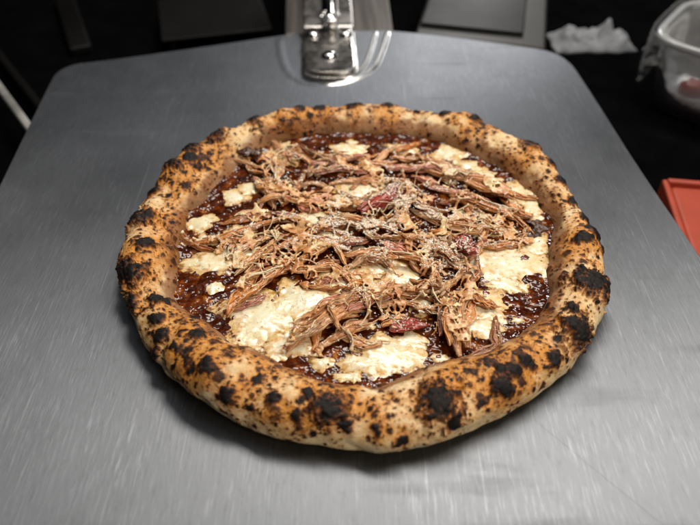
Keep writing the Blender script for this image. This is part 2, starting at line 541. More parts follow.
_s = np.clip(np.sin(np.radians(np.arange(0, 360, 12))), 0, 1)
RIM_OUT = list(np.array(RIM_OUT) + 6.0 * _s)
RIM_IN = list(np.array(RIM_IN) + 7.0 * _s + 8.0 * np.abs(np.cos(np.radians(np.arange(0, 360, 12)))))


def inner_edge(x, y):
    th = np.arctan2(y - PIZZA[1], x - PIZZA[0])
    return ring(RIM_IN, th), np.hypot(x - PIZZA[0], y - PIZZA[1]), th


# ================================================================== SETTING
def box(bag, lo, hi, bevel=0.0):
    import bmesh
    bm = bmesh.new()
    bmesh.ops.create_cube(bm, size=1.0)
    lo, hi = np.array(lo, float), np.array(hi, float)
    for vv in bm.verts:
        vv.co = Vector((lo + hi) / 2 + np.array(vv.co) * (hi - lo))
    if bevel:
        bmesh.ops.bevel(bm, geom=list(bm.edges), offset=bevel, segments=3, affect='EDGES', profile=0.5)
    bmesh.ops.triangulate(bm, faces=list(bm.faces))
    bm.verts.ensure_lookup_table()
    V = np.array([vv.co[:] for vv in bm.verts])
    T = np.array([[vv.index for vv in f.verts] for f in bm.faces])
    bm.free()
    bag.add(V, None, T)


def boxes(name, mat, parent, items, rot=None, loc=None, **props):
    b = Bag()
    for it in items:
        box(b, *it)
    o = link(name, b.mesh(name, smooth=False), mat, parent, **props)
    if rot is not None:
        o.rotation_euler = rot
    if loc is not None:
        o.location = Vector(loc) * 0.001
    return o


M_BLACK = mat_plain('black_worktop', (0.0022, 0.0022, 0.0025), 0.75, 0.3, 30, 0.0)
M_WALL = mat_plain('dark_wall', (0.012, 0.012, 0.013), 0.7, 0.3, 8, 0.15)
boxes('worktop', M_BLACK, None, [((-1500, -450, -900), (1500, 2600, -62))], kind='structure')
boxes('counter_ledge', M_BLACK, None, [((-205, -460, -61.8), (185, 225, -1.9), 3)], kind='structure')
boxes('wall', M_WALL, None, [((-3500, 2601, -900), (3500, 2660, 1600))], kind='structure')

# ================================================================== PEEL
peel = empty('pizza_peel', kind='thing', label='wide brushed aluminium pizza peel under the pizza, riveted handle bracket at its back', category='pizza peel')
M_BLADE = mat_blade()
M_BRKT = mat_metal('polished_steel', (0.52, 0.50, 0.48), 0.27, (60, 60, 60), 0.07)
M_NECK = mat_metal('worn_aluminium', (0.20, 0.185, 0.17), 0.34, (90, 6, 1), 0.05)
M_BEAD = mat_metal('pressed_aluminium', (0.72, 0.72, 0.72), 0.30, (60, 60, 60), 0.04)
M_CHROME = mat_metal('chrome', (0.66, 0.65, 0.64), 0.12, (80, 80, 80), 0.05)

outline = [(-292, 150), (-299, 240), (-300.5, 262), (-301, 276), (-297, 289), (-288, 298), (-276, 302), (-240, 312), (-167, 335), (-64, 368), (-14, 377), (36, 373),
           (98, 359), (170, 337), (192, 329), (205, 318), (212, 302), (215, 286), (220, 225), (227, 123), (237, 20), (250, -130), (262, -265),
           (252, -290), (225, -300), (0, -315), (-225, -300), (-252, -288), (-262, -262), (-271, -120), (-285, 60)]
PO = catmull(outline + [outline[0]], 360)[:-1]
cen = PO.mean(0)


def blade_mesh():
    T = np.roll(PO, -1, 0) - np.roll(PO, 1, 0)
    T /= np.linalg.norm(T, axis=1)[:, None]
    N = np.stack([T[:, 1], -T[:, 0]], 1)          # clockwise outline -> this points inwards
    if ((PO + N * 5 - cen) ** 2).sum() > ((PO - cen) ** 2).sum():
        N = -N
    rings = [(2.2, 0.0), (1.0, 0.02), (0.35, -0.18), (0.0, -0.7), (0.35, -1.4), (2.2, -1.6)]
    V = [np.concatenate([PO + N * d, np.full((len(PO), 1), z)], 1) for d, z in rings]
    n = len(PO)
    Q = grid_faces(len(rings), n, wrap_m=True)
    V = np.concatenate(V + [np.array([[cen[0], cen[1], 0.0], [cen[0], cen[1], -1.6]])])
    i = np.arange(n)
    j = (i + 1) % n
    T1 = np.stack([i, j, np.full(n, len(V) - 2)], 1)
    T2 = np.stack([5 * n + j, 5 * n + i, np.full(n, len(V) - 1)], 1)
    me = mesh_np('blade', V, [Q, T1, T2], None, True)
    return me


import bmesh
me = blade_mesh()
bm = bmesh.new()
bm.from_mesh(me)
bmesh.ops.recalc_face_normals(bm, faces=bm.faces)
bm.to_mesh(me)
bm.free()
me.polygons.foreach_set('use_smooth', np.array([abs(p.normal.z) < 0.98 for p in me.polygons]))
link('blade', me, M_BLADE, peel)


def slab_from_outline(name, P, z0, z1, bev, mat, parent):
    b = bmesh.new()
    f = b.faces.new([b.verts.new((x * 0.001, y * 0.001, z0 * 0.001)) for x, y in P])
    r = bmesh.ops.extrude_face_region(b, geom=[f])
    top = [g for g in r['geom'] if isinstance(g, bmesh.types.BMVert)]
    bmesh.ops.translate(b, vec=(0, 0, (z1 - z0) * 0.001), verts=top)
    bmesh.ops.recalc_face_normals(b, faces=b.faces)
    if bev:
        es = [e for e in b.edges if e.calc_face_angle(0) > 0.9]
        bmesh.ops.bevel(b, geom=es, offset=bev * 0.001, segments=3, affect='EDGES', profile=0.5)
    m_ = bpy.data.meshes.new(name)
    b.to_mesh(m_)
    b.free()
    return link(name, m_, mat, parent)


def tongue(hw, tip, back, lean, n=22):
    """U ended strip running back along the peel's axis"""
    x0 = -29.0
    P = []
    for a in np.linspace(math.pi, 2 * math.pi, n):
        ca, sa = math.cos(a), math.sin(a)
        P.append((x0 + hw * math.copysign(abs(ca) ** 0.72, ca), tip + hw * 0.75 + hw * 0.75 * math.copysign(abs(sa) ** 0.85, sa)))
    P = [(x - (y - 270) * lean, y) for x, y in P]
    P += [(x0 + hw - (back - 270) * lean, back), (x0 - hw - (back - 270) * lean, back)]
    return P


slab_from_outline('bracket_plate', tongue(27.5, 266, 366, 0.045), 0.15, 2.4, 0.7, M_BRKT, peel)
slab_from_outline('socket_plate', tongue(25.0, 270, 366, 0.045), 2.6, 6.4, 1.2, M_BRKT, peel)
slab_from_outline('raised_step', tongue(24.0, 330, 365, 0.045, 14), 6.5, 8.2, 0.6, M_BRKT, peel)


def rivet(x, y, z, r):
    prof = [(0, 4.6), (0.35, 4.4), (0.65, 3.6), (0.86, 2.3), (0.97, 0.9), (1.0, 0.0)]
    k = 24
    V = [np.array([[x, y, z + prof[0][1]]])]
    for rr, zz in prof[1:]:
        a = np.linspace(0, 2 * np.pi, k, endpoint=False)
        V.append(np.stack([x + rr * r * np.cos(a), y + rr * r * np.sin(a), np.full(k, z + zz)], 1))
    V = np.concatenate(V)
    i = np.arange(k)
    j = (i + 1) % k
    T = np.stack([np.zeros(k, int), 1 + i, 1 + j], 1)
    Q = np.concatenate([np.stack([1 + a * k + i, 1 + (a + 1) * k + i, 1 + (a + 1) * k + j, 1 + a * k + j], 1) for a in range(4)])
    link('rivet', mesh_np('rivet', V, [Q, T]), M_CHROME, peel)


rivet(-31, 303, 6.4, 8.5)
rivet(-49, 346, 8.2, 7.5)
rivet(-15, 346, 8.2, 7.5)

# the neck bends up behind the blade and carries the handle tube
BEND = (-18, 367.5, 0)
TILT = (R(9), 0, R(2.6))
boxes('neck', M_NECK, peel, [((-62, 0.5, -2.2), (55, 260, -0.6), 0.5)], rot=TILT, loc=BEND)
boxes('handle_channel', M_BRKT, peel, [((-42, 2, -0.4), (12, 260, 6.5), 1.5)], rot=TILT, loc=BEND)
ty = np.concatenate([np.linspace(-10, 0, 8), np.linspace(6, 260, 12)])
tr = np.concatenate([9.5 * np.sqrt(np.clip(1 - (ty[:8] / 10.3) ** 2, 0.02, 1)), np.full(12, 9.0)])
TP = np.stack([np.full(len(ty), -13.5), ty, np.full(len(ty), 15.5)], 1)
V, Q, T = tube(TP, tr, 32, 0.9)
bg = Bag()
bg.add(V, Q, T)
ho = link('handle', bg.mesh('handle'), M_CHROME, peel)
ea = np.linspace(0, 2 * np.pi, 33)
V, Q, T = tube(np.stack([-13.5 + 9.5 * np.cos(ea), -1 + 9.5 * np.sin(ea), 15.5 + 6 + 0 * ea], 1), np.full(33, 1.5), 8)
bg = Bag()
bg.add(V, Q, T)
eo = link('eyelet', bg.mesh('eyelet'), M_CHROME, peel)
for o_ in (ho, eo):
    o_.rotation_euler = TILT
    o_.location = Vector(BEND) * 0.001


def bead(name, P, w, h, mat):
    """a pressed bead standing on the blade: half-round section swept along P"""
    P = catmull(P, 70)
    T = np.gradient(P, axis=0)
    T /= np.linalg.norm(T, axis=1)[:, None]
    N = np.stack([-T[:, 1], T[:, 0]], 1)
    s = np.linspace(-1, 1, 15)
    fade = np.minimum(1, np.minimum(np.arange(70), np.arange(70)[::-1]) / 6.0)
    V = np.zeros((70, 15, 3))
    V[..., :2] = P[:, None] + N[:, None] * (s * w)[None, :, None]
    V[..., 2] = 0.03 + h * fade[:, None] * (0.5 + 0.5 * np.cos(np.pi * s))[None] * 1.0
    link(name, mesh_np(name, V.reshape(-1, 3), grid_faces(70, 15)), mat, peel)


bead('pressed_bead', [(31, 371), (24, 330), (16, 296), (4, 276), (-14, 262), (-34, 257)], 3.2, 1.9, M_BEAD)
bead('pressed_bead', [(18, 371), (12, 330), (5, 298), (-4, 277), (-16, 265)], 2.6, 1.6, M_BEAD)
bead('pressed_bead', [(-86, 358), (-80, 315), (-70, 280), (-54, 262), (-36, 257)], 6.5, 0.6, M_BLADE)

def under(parent_name, child_names):
    par = next(c for c in peel.children if c.name.split('.')[0] == parent_name)
    for c in list(peel.children):
        if c.name.split('.')[0] in child_names:
            c.parent = par
            c.location = (0, 0, 0)
            c.rotation_euler = (0, 0, 0)


under('blade', ('pressed_bead',))
under('socket_plate', ('rivet', 'raised_step'))
under('handle', ('eyelet',))

# ================================================================== BACKGROUND THINGS
M_STEEL = mat_metal('dull_steel', (0.07, 0.068, 0.066), 0.55, (3, 3, 30), 0.08)
M_STEELD = mat_metal('dark_steel', (0.020, 0.0195, 0.019), 0.55, (4, 4, 30), 0.08)
bx = empty('steel_box', (0.118, 0.395, -0.0619), kind='thing', label='low grey steel box behind the right back edge of the peel', category='box')
bx.rotation_euler = (0, 0, R(-13))
boxes('body', M_STEEL, bx, [((-55, 0, 0), (92, 170, 42), 3)])
boxes('lid', M_STEELD, bx, [((-52, 22, 42.2), (66, 168, 46), 1.5)])
shf = empty('dark_shelf', (-0.165, 0.44, -0.0619), kind='thing', label='dim dark steel shelf behind the left back edge of the peel', category='shelf')
shf.rotation_euler = (0, 0, R(14))
boxes('shelf_top', M_STEELD, shf, [((-70, 0, 22), (62, 120, 27), 1.5)])
for lx in (-62, 54):
    boxes('leg', M_STEELD, shf, [((lx, 4, 0), (lx + 8, 12, 21.8), 1)])
boxes('steel_bar', M_STEELD, None, [((-13, -85, -6), (13, 75, 6), 3)], rot=(0, 0, R(24)), loc=(-372, 515, -55.8),
      kind='thing', label='dim flat steel bar lying behind the left back corner of the peel', category='bar')
rail = empty('counter_rail', (-0.352, 0.272, -0.0619), kind='thing', label='thin shiny metal rail running past the left edge of the peel', category='rail')
rail.rotation_euler = (0, 0, R(37))
boxes('rail_bar', mat_metal('satin_steel', (0.85, 0.83, 0.80), 0.5, (40, 40, 40), 0.05), rail, [((-4, -260, 26), (4, 170, 34), 2)])
boxes('rail_foot', M_STEELD, rail, [((-6, 120, 0), (6, 132, 26), 1)])
boxes('rail_foot', M_STEELD, rail, [((-6, -240, 0), (6, -228, 26), 1)])
boxes('rail_back', M_STEELD, rail, [((22, -260, 0), (30, 190, 18), 2)])

# crumpled white cloth
nu, nv = 90, 60
U_, V_ = np.meshgrid(np.linspace(-1, 1, nu), np.linspace(-1, 1, nv), indexing='ij')
px_, py_ = U_ * 50, V_ * 24
q = np.stack([px_, py_, 0 * px_], -1)
edge = 1 - np.clip(np.maximum(np.abs(U_), np.abs(V_)), 0, 1) ** 4
hgt = 3 + edge * (9 + 16 * np.abs(fbm(q, 0.05, 4, 8)) + 15 * np.exp(-((px_ - 14) / 12) ** 2 - (py_ / 12) ** 2) + 15 * np.exp(-((px_ + 34) / 11) ** 2 - (py_ / 12) ** 2))
q2 = q + np.stack([4 * perlin(q, 0.06, 3), 5 * perlin(q, 0.06, 5), 0 * px_], -1)
q2[..., 2] = hgt
top = q2.reshape(-1, 3)
bot = top.copy()
bot[:, 2] = 0.3
nq = len(top)
Ft = grid_faces(nu, nv)
idx = np.arange(nq).reshape(nu, nv)
bd = np.concatenate([idx[:, 0], idx[-1, 1:], idx[-2::-1, -1], idx[0, -2:0:-1]])
b2 = np.roll(bd, -1)
cl = link('crumpled_cloth', mesh_np('crumpled_cloth', np.concatenate([top, bot]), [Ft, Ft[:, ::-1] + nq, np.stack([bd, bd + nq, b2 + nq, b2], 1)]),
          mat_plain('white_cloth', (0.20, 0.21, 0.23), 0.8, 0.15, 60), None, kind='thing',
          label='crumpled white cloth on the black worktop behind the peel', category='cloth')
cl.location = (0.292, 0.465, -0.0615)

# orange tray
tray = empty('orange_tray', (0.358, 0.050, -0.0619), kind='thing', label='flat orange plastic tray past the right edge of the peel', category='tray')
tray.rotation_euler = (0, 0, R(-8))
M_OR = mat_plain('orange_plastic', (0.34, 0.042, 0.015), 0.55, 0.1, 50)
boxes('base', M_OR, tray, [((-95, -150, 0), (150, 92, 20), 4)])
boxes('rim', M_OR, tray, [((-97, 92.3, 0), (152, 98, 24), 2)])
boxes('rim', M_OR, tray, [((-101, -150, 0), (-95.3, 98, 22), 2)])

# clear tub with cling film and red food
tub = empty('plastic_tub', (0.388, 0.322, -0.0619), kind='thing', label='clear plastic tub with crumpled film over its rim, right of the peel', category='tub')
tub.rotation_euler = (0, 0, R(-38))
tub.scale = (0.78, 0.78, 0.85)
M_CLEAR = mat_clear('clear_plastic', 0.12)


def rsq(hw, hd, r, n=48):
    a = np.linspace(0, 2 * np.pi, n, endpoint=False)
    c, s = np.cos(a), np.sin(a)
    return np.stack([np.sign(c) * np.abs(c) ** 0.45 * hw, np.sign(s) * np.abs(s) ** 0.45 * hd], 1)


def shell(prof, n=48):
    V = []
    for hw, hd, z in prof:
        p = rsq(hw, hd, 10, n)
        V.append(np.concatenate([p, np.full((n, 1), z)], 1))
    return np.concatenate(V), grid_faces(len(prof), n, wrap_m=True)


V, Q = shell([(5, 4, 0.5), (70, 60, 0.5), (76, 66, 4), (84, 74, 60), (88, 78, 96), (86, 76, 96), (82, 72, 60), (74, 64, 7), (68, 58, 3.5), (5, 4, 3.5)])
link('body', mesh_np('body', V, Q), M_CLEAR, tub)
V, Q = shell([(86, 76, 91), (94, 84, 90), (96, 86, 94), (94, 84, 97.5), (88.5, 78.5, 98), (86, 76, 97), (86, 76, 91)])
link('rim', mesh_np('rim', V, Q), mat_plain('milky_plastic', (0.30, 0.31, 0.32), 0.2, 0.1, 40), tub)
# film hanging over the near left corner
a = np.linspace(R(150), R(275), 90)
s = np.linspace(0, 1, 40)
A_, S_ = np.meshgrid(a, s, indexing='ij')
base = np.stack([np.sign(np.cos(A_)) * np.abs(np.cos(A_)) ** 0.45, np.sign(np.sin(A_)) * np.abs(np.sin(A_)) ** 0.45], -1)
pz = 99 - S_ * (46 + 16 * np.sin(A_ * 7))
q = np.stack([base[..., 0] * 97, base[..., 1] * 87, pz], -1)
k = 3 + 10 * np.abs(fbm(q, 0.06, 4, 12)) * (0.3 + S_)
q[..., 0] += base[..., 0] * k
q[..., 1] += base[..., 1] * k
V, Q = q.reshape(-1, 3), grid_faces(90, 40)
film = link('cling_film', mesh_np('cling_film', V, Q), mat_clear('cling_film', 0.08), tub)
md = film.modifiers.new('thickness', 'SOLIDIFY')
md.thickness = 0.0006
for kx, ky, kz in ((-28, -38, 30), (0, -30, 34), (-10, -10, 32)):
    th = np.linspace(0, np.pi, 16)
    ph = np.linspace(0, 2 * np.pi, 24, endpoint=False)
    TH_, PH_ = np.meshgrid(th, ph, indexing='ij')
    q = np.stack([np.sin(TH_) * np.cos(PH_) * 16, np.sin(TH_) * np.sin(PH_) * 14, np.cos(TH_) * 13], -1)
    q *= (1 + 0.3 * perlin(q, 0.1, kx))[..., None]
    link('red_food', mesh_np('red_food', (q + np.array([kx, ky, kz])).reshape(-1, 3), grid_faces(16, 24, wrap_m=True)),
         mat_plain('red_food', (0.28, 0.02, 0.015), 0.35, 0.2, 80), tub)

# ================================================================== PIZZA
pizza = empty('pizza', (0, 0, 0), kind='thing', label='round pulled pork pizza with blistered leopard-spotted crust on the metal peel', category='pizza')
CREAM = np.array([0.75, 0.525, 0.26])
PALE = np.array([0.80, 0.645, 0.405])
TOAST = np.array([0.60, 0.255, 0.045])
RUST = np.array([0.38, 0.11, 0.014])
BROWN = np.array([0.095, 0.030, 0.009])
COAL = np.array([0.011, 0.009, 0.0085])


def rim_point(th, ph, hs=1.0):
    Ro, Ri = ring(RIM_OUT, th), ring(RIM_IN, th) + 3.0
    w = (Ro - Ri) / 2 + 1.5
    rc = Ro - w
    h = (24.0 - 1.5 * np.sin(th)) * hs
    s, c = np.sin(ph), np.cos(ph)
    zc = 0.42 * h
    # round outside, a longer and softer slope down to the toppings inside
    zi = zc + 0.58 * h * np.clip(s, 0, 1) ** 1.45 - 3.0 * np.clip(-c, 0, 1) * (1 - np.clip(s, 0, 1))
    zo = zc + 0.58 * h * np.clip(s, 0, 1)
    up = np.where(c > 0, zo, zi)
    z = np.where(s > 0, up, np.where(c > 0, zc, zc - 3.0 * np.clip(-c, 0, 1)) * (1 - np.abs(s) ** 0.6)) + 0.6
    r = rc + np.where(c > 0, w, w + 7.0) * c
    return np.stack([PIZZA[0] + r * np.cos(th), PIZZA[1] + r * np.sin(th), z], -1)


def build_crust():
    nt, npi = 1500, 230
    th = np.linspace(0, 2 * np.pi, nt, endpoint=False)
    # more samples over the visible part of the section than underneath
    a = np.linspace(0, 1, npi, endpoint=False)
    ph = np.concatenate([np.linspace(R(-65), R(215), int(npi * 0.9), endpoint=False), np.linspace(R(215), R(295), npi - int(npi * 0.9), endpoint=False)])
    TH_, PH_ = np.meshgrid(th, ph, indexing='ij')
    circ = np.stack([np.cos(TH_), np.sin(TH_), 0 * TH_], -1)
    hs = 1.0 + 0.20 * perlin(circ, 2.3, 1) + 0.12 * perlin(circ, 5.5, 2)
    P = rim_point(TH_, PH_, hs)
    zrel = P[..., 2] / ((24.0 - 1.5 * np.sin(TH_)) * hs * 1.05)
    e = 1e-3
    dT = rim_point(TH_ + e, PH_, hs) - P
    dP = rim_point(TH_, PH_ + e, hs) - P
    N = np.cross(dT, dP)
    N /= np.linalg.norm(N, axis=-1)[..., None] + 1e-12
    cenl = PIZZA + (ring(RIM_OUT, TH_) - (ring(RIM_OUT, TH_) - ring(RIM_IN, TH_)) / 2)[..., None] * circ[..., :2]
    outw = P - np.concatenate([cenl, np.full(TH_.shape + (1,), 11.0)], -1)
    N *= np.sign((N * outw).sum(-1))[..., None]
    upf = sstep(0.02, 0.5, zrel)
    # pillows with creases between them
    Wp = P + 5 * np.stack([perlin(P, 0.05, 5), perlin(P, 0.05, 6), perlin(P, 0.05, 7)], -1)
    f1, gap, rn = worley(Wp, 1 / 34.0, 1)
    pillow = (np.clip(1 - f1 ** 2 * 1.2, -0.3, 1) * (0.9 + 1.0 * perlin(P, 1 / 45.0, 33)) * 4.0 - 2.0)
    crease = -0.7 * np.exp(-(gap / 0.2) ** 2) * sstep(0.35, 0.7, perlin(P, 0.02, 30) + 0.55)
    D = pillow + crease + 2.0 * perlin(P, 1 / 20.0, 8) + 1.1 * perlin(P, 1 / 10.0, 9) + 0.16 * fbm(P, 1 / 2.5, 3, 10)
    # hand placed scorched bubbles
    Wc = P + 4.0 * np.stack([fbm(P, 0.14, 3, 21), fbm(P, 0.14, 3, 22), fbm(P, 0.14, 3, 23)], -1)
    char = np.zeros(TH_.shape)
    halo = np.zeros(TH_.shape)
    blist = np.zeros(TH_.shape)
    for (t, p, ra, rb) in SCORCH:
        c = rim_point(np.array(R(t)), np.array(R(p)))
        ct = np.array([-math.sin(R(t)), math.cos(R(t)), 0])
        vert = abs(math.cos(R(t)))
        rt = ra * (1 - vert) + rb * vert
        rx = rb * (1 - vert) + ra * vert
        big = max(rt, rx)
        near = np.where(((P - c) ** 2).sum(-1) < (3.2 * big + 5) ** 2)
        v, Pn = Wc[near] - c, P[near]
        al = v @ ct
        across = np.sqrt(np.clip((v ** 2).sum(-1) - al ** 2, 0, None))
        d = np.sqrt((al / rt) ** 2 + (across / rx) ** 2)
        if big > 11:   # a large scorch breaks up into specks towards its edge
            d = d + 0.85 * fbm(Pn, 0.16, 2, t * 0.1) + 0.65 * fbm(Pn, 0.5, 2, t * 0.1 + 3) + 0.02
        else:
            d = d + 0.6 * fbm(Pn, 0.4, 3, t * 0.1)
        body = 1 - sstep(0.66, 1.3, d)
        if big > 8:   # mottled inside: coal specks in dark brown, rusty cracks between
            fw_, gw_, rw_ = worley(Pn + 1.2 * np.stack([perlin(Pn, 0.4, 61), perlin(Pn, 0.4, 62), perlin(Pn, 0.4, 63)], -1), 1 / 5.0, 14)
            body = body * (0.42 + 0.58 * sstep(0.03, 0.30, gw_ + 0.25 * (1 - sstep(0.2, 0.7, d))))
        char[near] = np.maximum(char[near], body)
        halo[near] = np.maximum(halo[near], 1 - sstep(0.6, 1.9 if big > 6 else 2.3, d))
        blist[near] = np.maximum(blist[near], np.sqrt(np.clip(1 - (d * 0.9) ** 2, 0, 1)) * min(big * 0.5, 4.2))
    # leopard specks: cell noise at three sizes, thickest over the top of the rim
    toastf = perlin(P, 1 / 38.0, 40) * 0.9 + perlin(P, 1 / 15.0, 41) * 0.45
    outer = np.cos(PH_)
    topness = sstep(0.25, 0.85, zrel)
    dens = np.clip(0.56 + 0.85 * toastf + 0.42 * (topness - 0.35) + 0.45 * halo - 0.20 * (outer < -0.45), 0.03, 1) * sstep(0.06, 0.3, zrel)
    for k, (size, thr) in enumerate(((7.5, 0.46), (4.4, 0.64), (2.6, 0.48))):
        Q = P + size * 0.22 * np.stack([perlin(P, 2.2 / size, 50 + k), perlin(P, 2.2 / size, 54 + k), perlin(P, 2.2 / size, 58 + k)], -1)
        f, g, rn = worley(Q, 1 / size, 3 + k)
        on = rn < dens * (thr + 0.25)
        rad = (0.17 + 0.30 * ((rn * 7.13) % 1))
        s = np.where(on, 1 - sstep(rad * 0.55, rad * 1.25, f), 0)
        hl = np.where(on, 1 - sstep(rad, rad * 2.6, f), 0)
        char = np.maximum(char, s * (0.5 + 0.5 * ((rn * 3.7) % 1)))
        halo = np.maximum(halo, hl * 0.62)
        blist = np.maximum(blist, np.sqrt(np.clip(1 - (f / (rad * 1.2)) ** 2, 0, 1)) * on * size * 0.12)
    # streaky cracks inside toasted areas
    st = np.abs(fbm(P, 0.22, 4, 70))
    crack = (1 - sstep(0.0, 0.045, st)) * sstep(0.25, 0.7, halo + toastf * 0.5) * 0.75
    char = np.maximum(char, crack * topness)
    # broad scorched patches along the crown of the rim
    pt = fbm(P, 1 / 9.0, 4, 75, 0.6) + 0.45 * toastf
    patch = sstep(0.17, 0.40, pt) * sstep(0.5, 0.85, zrel) * (outer > -0.55)
    char = np.maximum(char, patch * (0.55 + 0.45 * sstep(0.0, 0.5, fbm(P, 0.4, 3, 76) + 0.25)))
    halo = np.maximum(halo, sstep(0.0, 0.25, pt) * sstep(0.45, 0.8, zrel) * (outer > -0.6) * 0.7)
    D = D + blist * (0.9 + 0.25 * fbm(P, 0.35, 2, 71)) + char * 0.14 * fbm(P, 0.8, 3, 72)
    Pd = P + N * (D * (0.15 + 0.85 * upf))[..., None]
    Pd[..., 2] = np.maximum(Pd[..., 2], 0.35)
    # colour: raw-pale -> cream -> toasted -> rust -> brown -> coal
    toast = np.clip(sstep(-0.1, 0.65, toastf + 0.6 * (topness - 0.5) + 0.25 * pillow / 3) * 0.68 + halo * 0.9, 0, 1)
    low = sstep(0.8, 0.2, zrel) * (outer > 0)
    col = mixc(CREAM, PALE, np.clip(0.5 + perlin(P, 0.08, 80), 0, 1))
    col = mixc(col, TOAST, np.clip(toast * (1 - 0.7 * low), 0, 1))
    rust = sstep(0.55, 1.0, halo + 0.5 * fbm(P, 0.25, 3, 81)) * 0.75
    col = mixc(col, np.broadcast_to(RUST, col.shape), rust)
    # sauce and oil soaked into the foot of the inner wall
    Ri, rr, _ = inner_edge(P[..., 0], P[..., 1])
    soak = sstep(2.0, -4.0, rr - Ri - 2.0 + 5.0 * perlin(P, 0.10, 82) + 2.0 * perlin(P, 0.3, 86))
    col = mixc(col, np.broadcast_to(np.array([0.20, 0.06, 0.014]), col.shape), soak * 0.8)
    # flecks
    f, g, rn = worley(P, 1 / 2.2, 9)
    fl = ((rn < 0.10 + 0.12 * toast) & (f < 0.28)) * 0.7
    col = mixc(col, np.broadcast_to(RUST * 0.7, col.shape), fl * 1.0)
    c1 = sstep(0.10, 0.55, char)
    c2 = sstep(0.55, 0.95, char + 0.22 * fbm(P, 0.6, 2, 84))
    col = mixc(col, np.broadcast_to(BROWN, col.shape), c1)
    col = mixc(col, np.broadcast_to(COAL, col.shape), c2)
    # ashy grey over the thickest coal
    ash = c2 * sstep(0.1, 0.6, fbm(P, 0.35, 3, 85)) * 0.35
    col = mixc(col, np.broadcast_to(np.array([0.035, 0.031, 0.028]), col.shape), ash)
    me = mesh_np('crust', Pd.reshape(-1, 3), grid_faces(nt, npi, True, True), {'tone': col.reshape(-1, 3), 'char': char.ravel()})
    b_ = bmesh.new()
    b_.from_mesh(me)
    bmesh.ops.recalc_face_normals(b_, faces=b_.faces)
    b_.to_mesh(me)
    b_.free()
    return me


link('crust', build_crust(), mat_crust(), pizza)

# ---- sauce bed with the dough disc under it
GRID = 1.0
HX, HY = 170, 170
hm = np.zeros((2 * HX + 1, 2 * HY + 1))


def gi(x, y):
    return np.clip(np.round(np.asarray(x) - PIZZA[0]).astype(int) + HX, 0, 2 * HX), np.clip(np.round(np.asarray(y) - PIZZA[1]).astype(int) + HY, 0, 2 * HY)


def sauce_z(x, y):
    x, y = np.asarray(x, float), np.asarray(y, float)
    q = np.stack([x, y, 0 * x], -1)
    Ri, r, _ = inner_edge(x, y)
    z = 8.8 + 1.1 * perlin(q, 1 / 22.0, 90) + 0.9 * perlin(q, 1 / 8.0, 91) + 0.45 * perlin(q, 1 / 3.5, 92)
    return z + 4.0 * sstep(-14, 10, r - Ri)


nt, nr = 620, 170
th = np.linspace(0, 2 * np.pi, nt, endpoint=False)
rr = np.linspace(0.02, 1, nr) ** 0.8
T_, R_ = np.meshgrid(th, rr, indexing='ij')
rad = R_ * (ring(RIM_IN, T_) + 8.0)
X, Y = PIZZA[0] + rad * np.cos(T_), PIZZA[1] + rad * np.sin(T_)
Z = sauce_z(X, Y)
link('sauce', mesh_np('sauce', np.stack([X, Y, Z], -1).reshape(-1, 3), grid_faces(nt, nr, wrap_n=True)), mat_sauce(), pizza)
gx, gy = np.meshgrid(np.arange(-HX, HX + 1) + PIZZA[0], np.arange(-HY, HY + 1) + PIZZA[1], indexing='ij')
hm[:] = sauce_z(gx, gy)
a = np.linspace(0, 2 * np.pi, 120, endpoint=False)
rb = ring(RIM_IN, a) + 6
V = np.concatenate([np.stack([PIZZA[0] + rb * np.cos(a), PIZZA[1] + rb * np.sin(a), np.full(120, z)], 1) for z in (0.4, 3.5)] + [np.array([[*PIZZA, 0.4], [*PIZZA, 3.5]])])
i = np.arange(120)
j = (i + 1) % 120
link('base', mesh_np('base', V, [np.stack([i, j, j + 120, i + 120], 1), np.stack([j, i, np.full(120, 240)], 1), np.stack([120 + i, 120 + j, np.full(120, 241)], 1)]),
     mat_plain('dough_base', (0.62, 0.45, 0.26), 0.7), pizza)

# ---- melted cheese, one pool at a time
M_CH = mat_cheese()


def cheese_pool(x0, y0, rx, ry, seed, thick=2.4):
    nt, nr = 84, 26
    th = np.linspace(0, 2 * np.pi, nt, endpoint=False)
    s = np.linspace(0, 1, nr)
    c = np.stack([np.cos(th), np.sin(th), 0 * th + seed * 1.7], -1)
    lob = 1 + 0.45 * perlin(c, 1.2, seed) + 0.22 * perlin(c, 2.4, seed + 2) + 0.04 * perlin(c, 6.0, seed + 4)
    T_, S_ = np.meshgrid(th, s, indexing='ij')
    L = np.repeat(lob[:, None], nr, 1)
    X = x0 + S_ * rx * L * np.cos(T_)
    Y = y0 + S_ * ry * L * np.sin(T_)
    Ri, r, ta = inner_edge(X, Y)
    over = np.clip(r - (Ri + 5.0), 0, None)
    X -= over * np.cos(ta)
    Y -= over * np.sin(ta)
    q = np.stack([X, Y, 0 * X], -1)
    dome = np.clip(1 - S_ ** 2.0, 0, 1) * (1 + 0.35 * perlin(q, 1 / 11.0, seed)) + 0.06 * perlin(q, 1 / 3.0, seed + 1) * (1 - S_ ** 4)
    pit = 0.9 * perlin(q, 1 / 6.0, seed + 9) * S_      # sauce showing through
    Z = sauce_z(X, Y) * 0.35 + 9.0 * 0.65 + thick * dome - pit - 0.7 + 4.0 * sstep(-14, 10, r - Ri) * 0.65
    Z[:, -1] -= 0.5
    me = mesh_np('cheese', np.stack([X, Y, Z], -1).reshape(-1, 3), grid_faces(nt, nr, wrap_n=True), {'edge': np.repeat(s[None], nt, 0).ravel()})
    link('melted_cheese', me, M_CH, pizza)
    I, J = gi(X, Y)
    np.maximum.at(hm, (I.ravel(), J.ravel()), Z.ravel())


for k, (x, y, rx, ry) in enumerate(CHEESE):
    cheese_pool(x, y, rx * 1.42, ry * 1.42, k + 1, 1.9 if rx > 12 else 1.6)

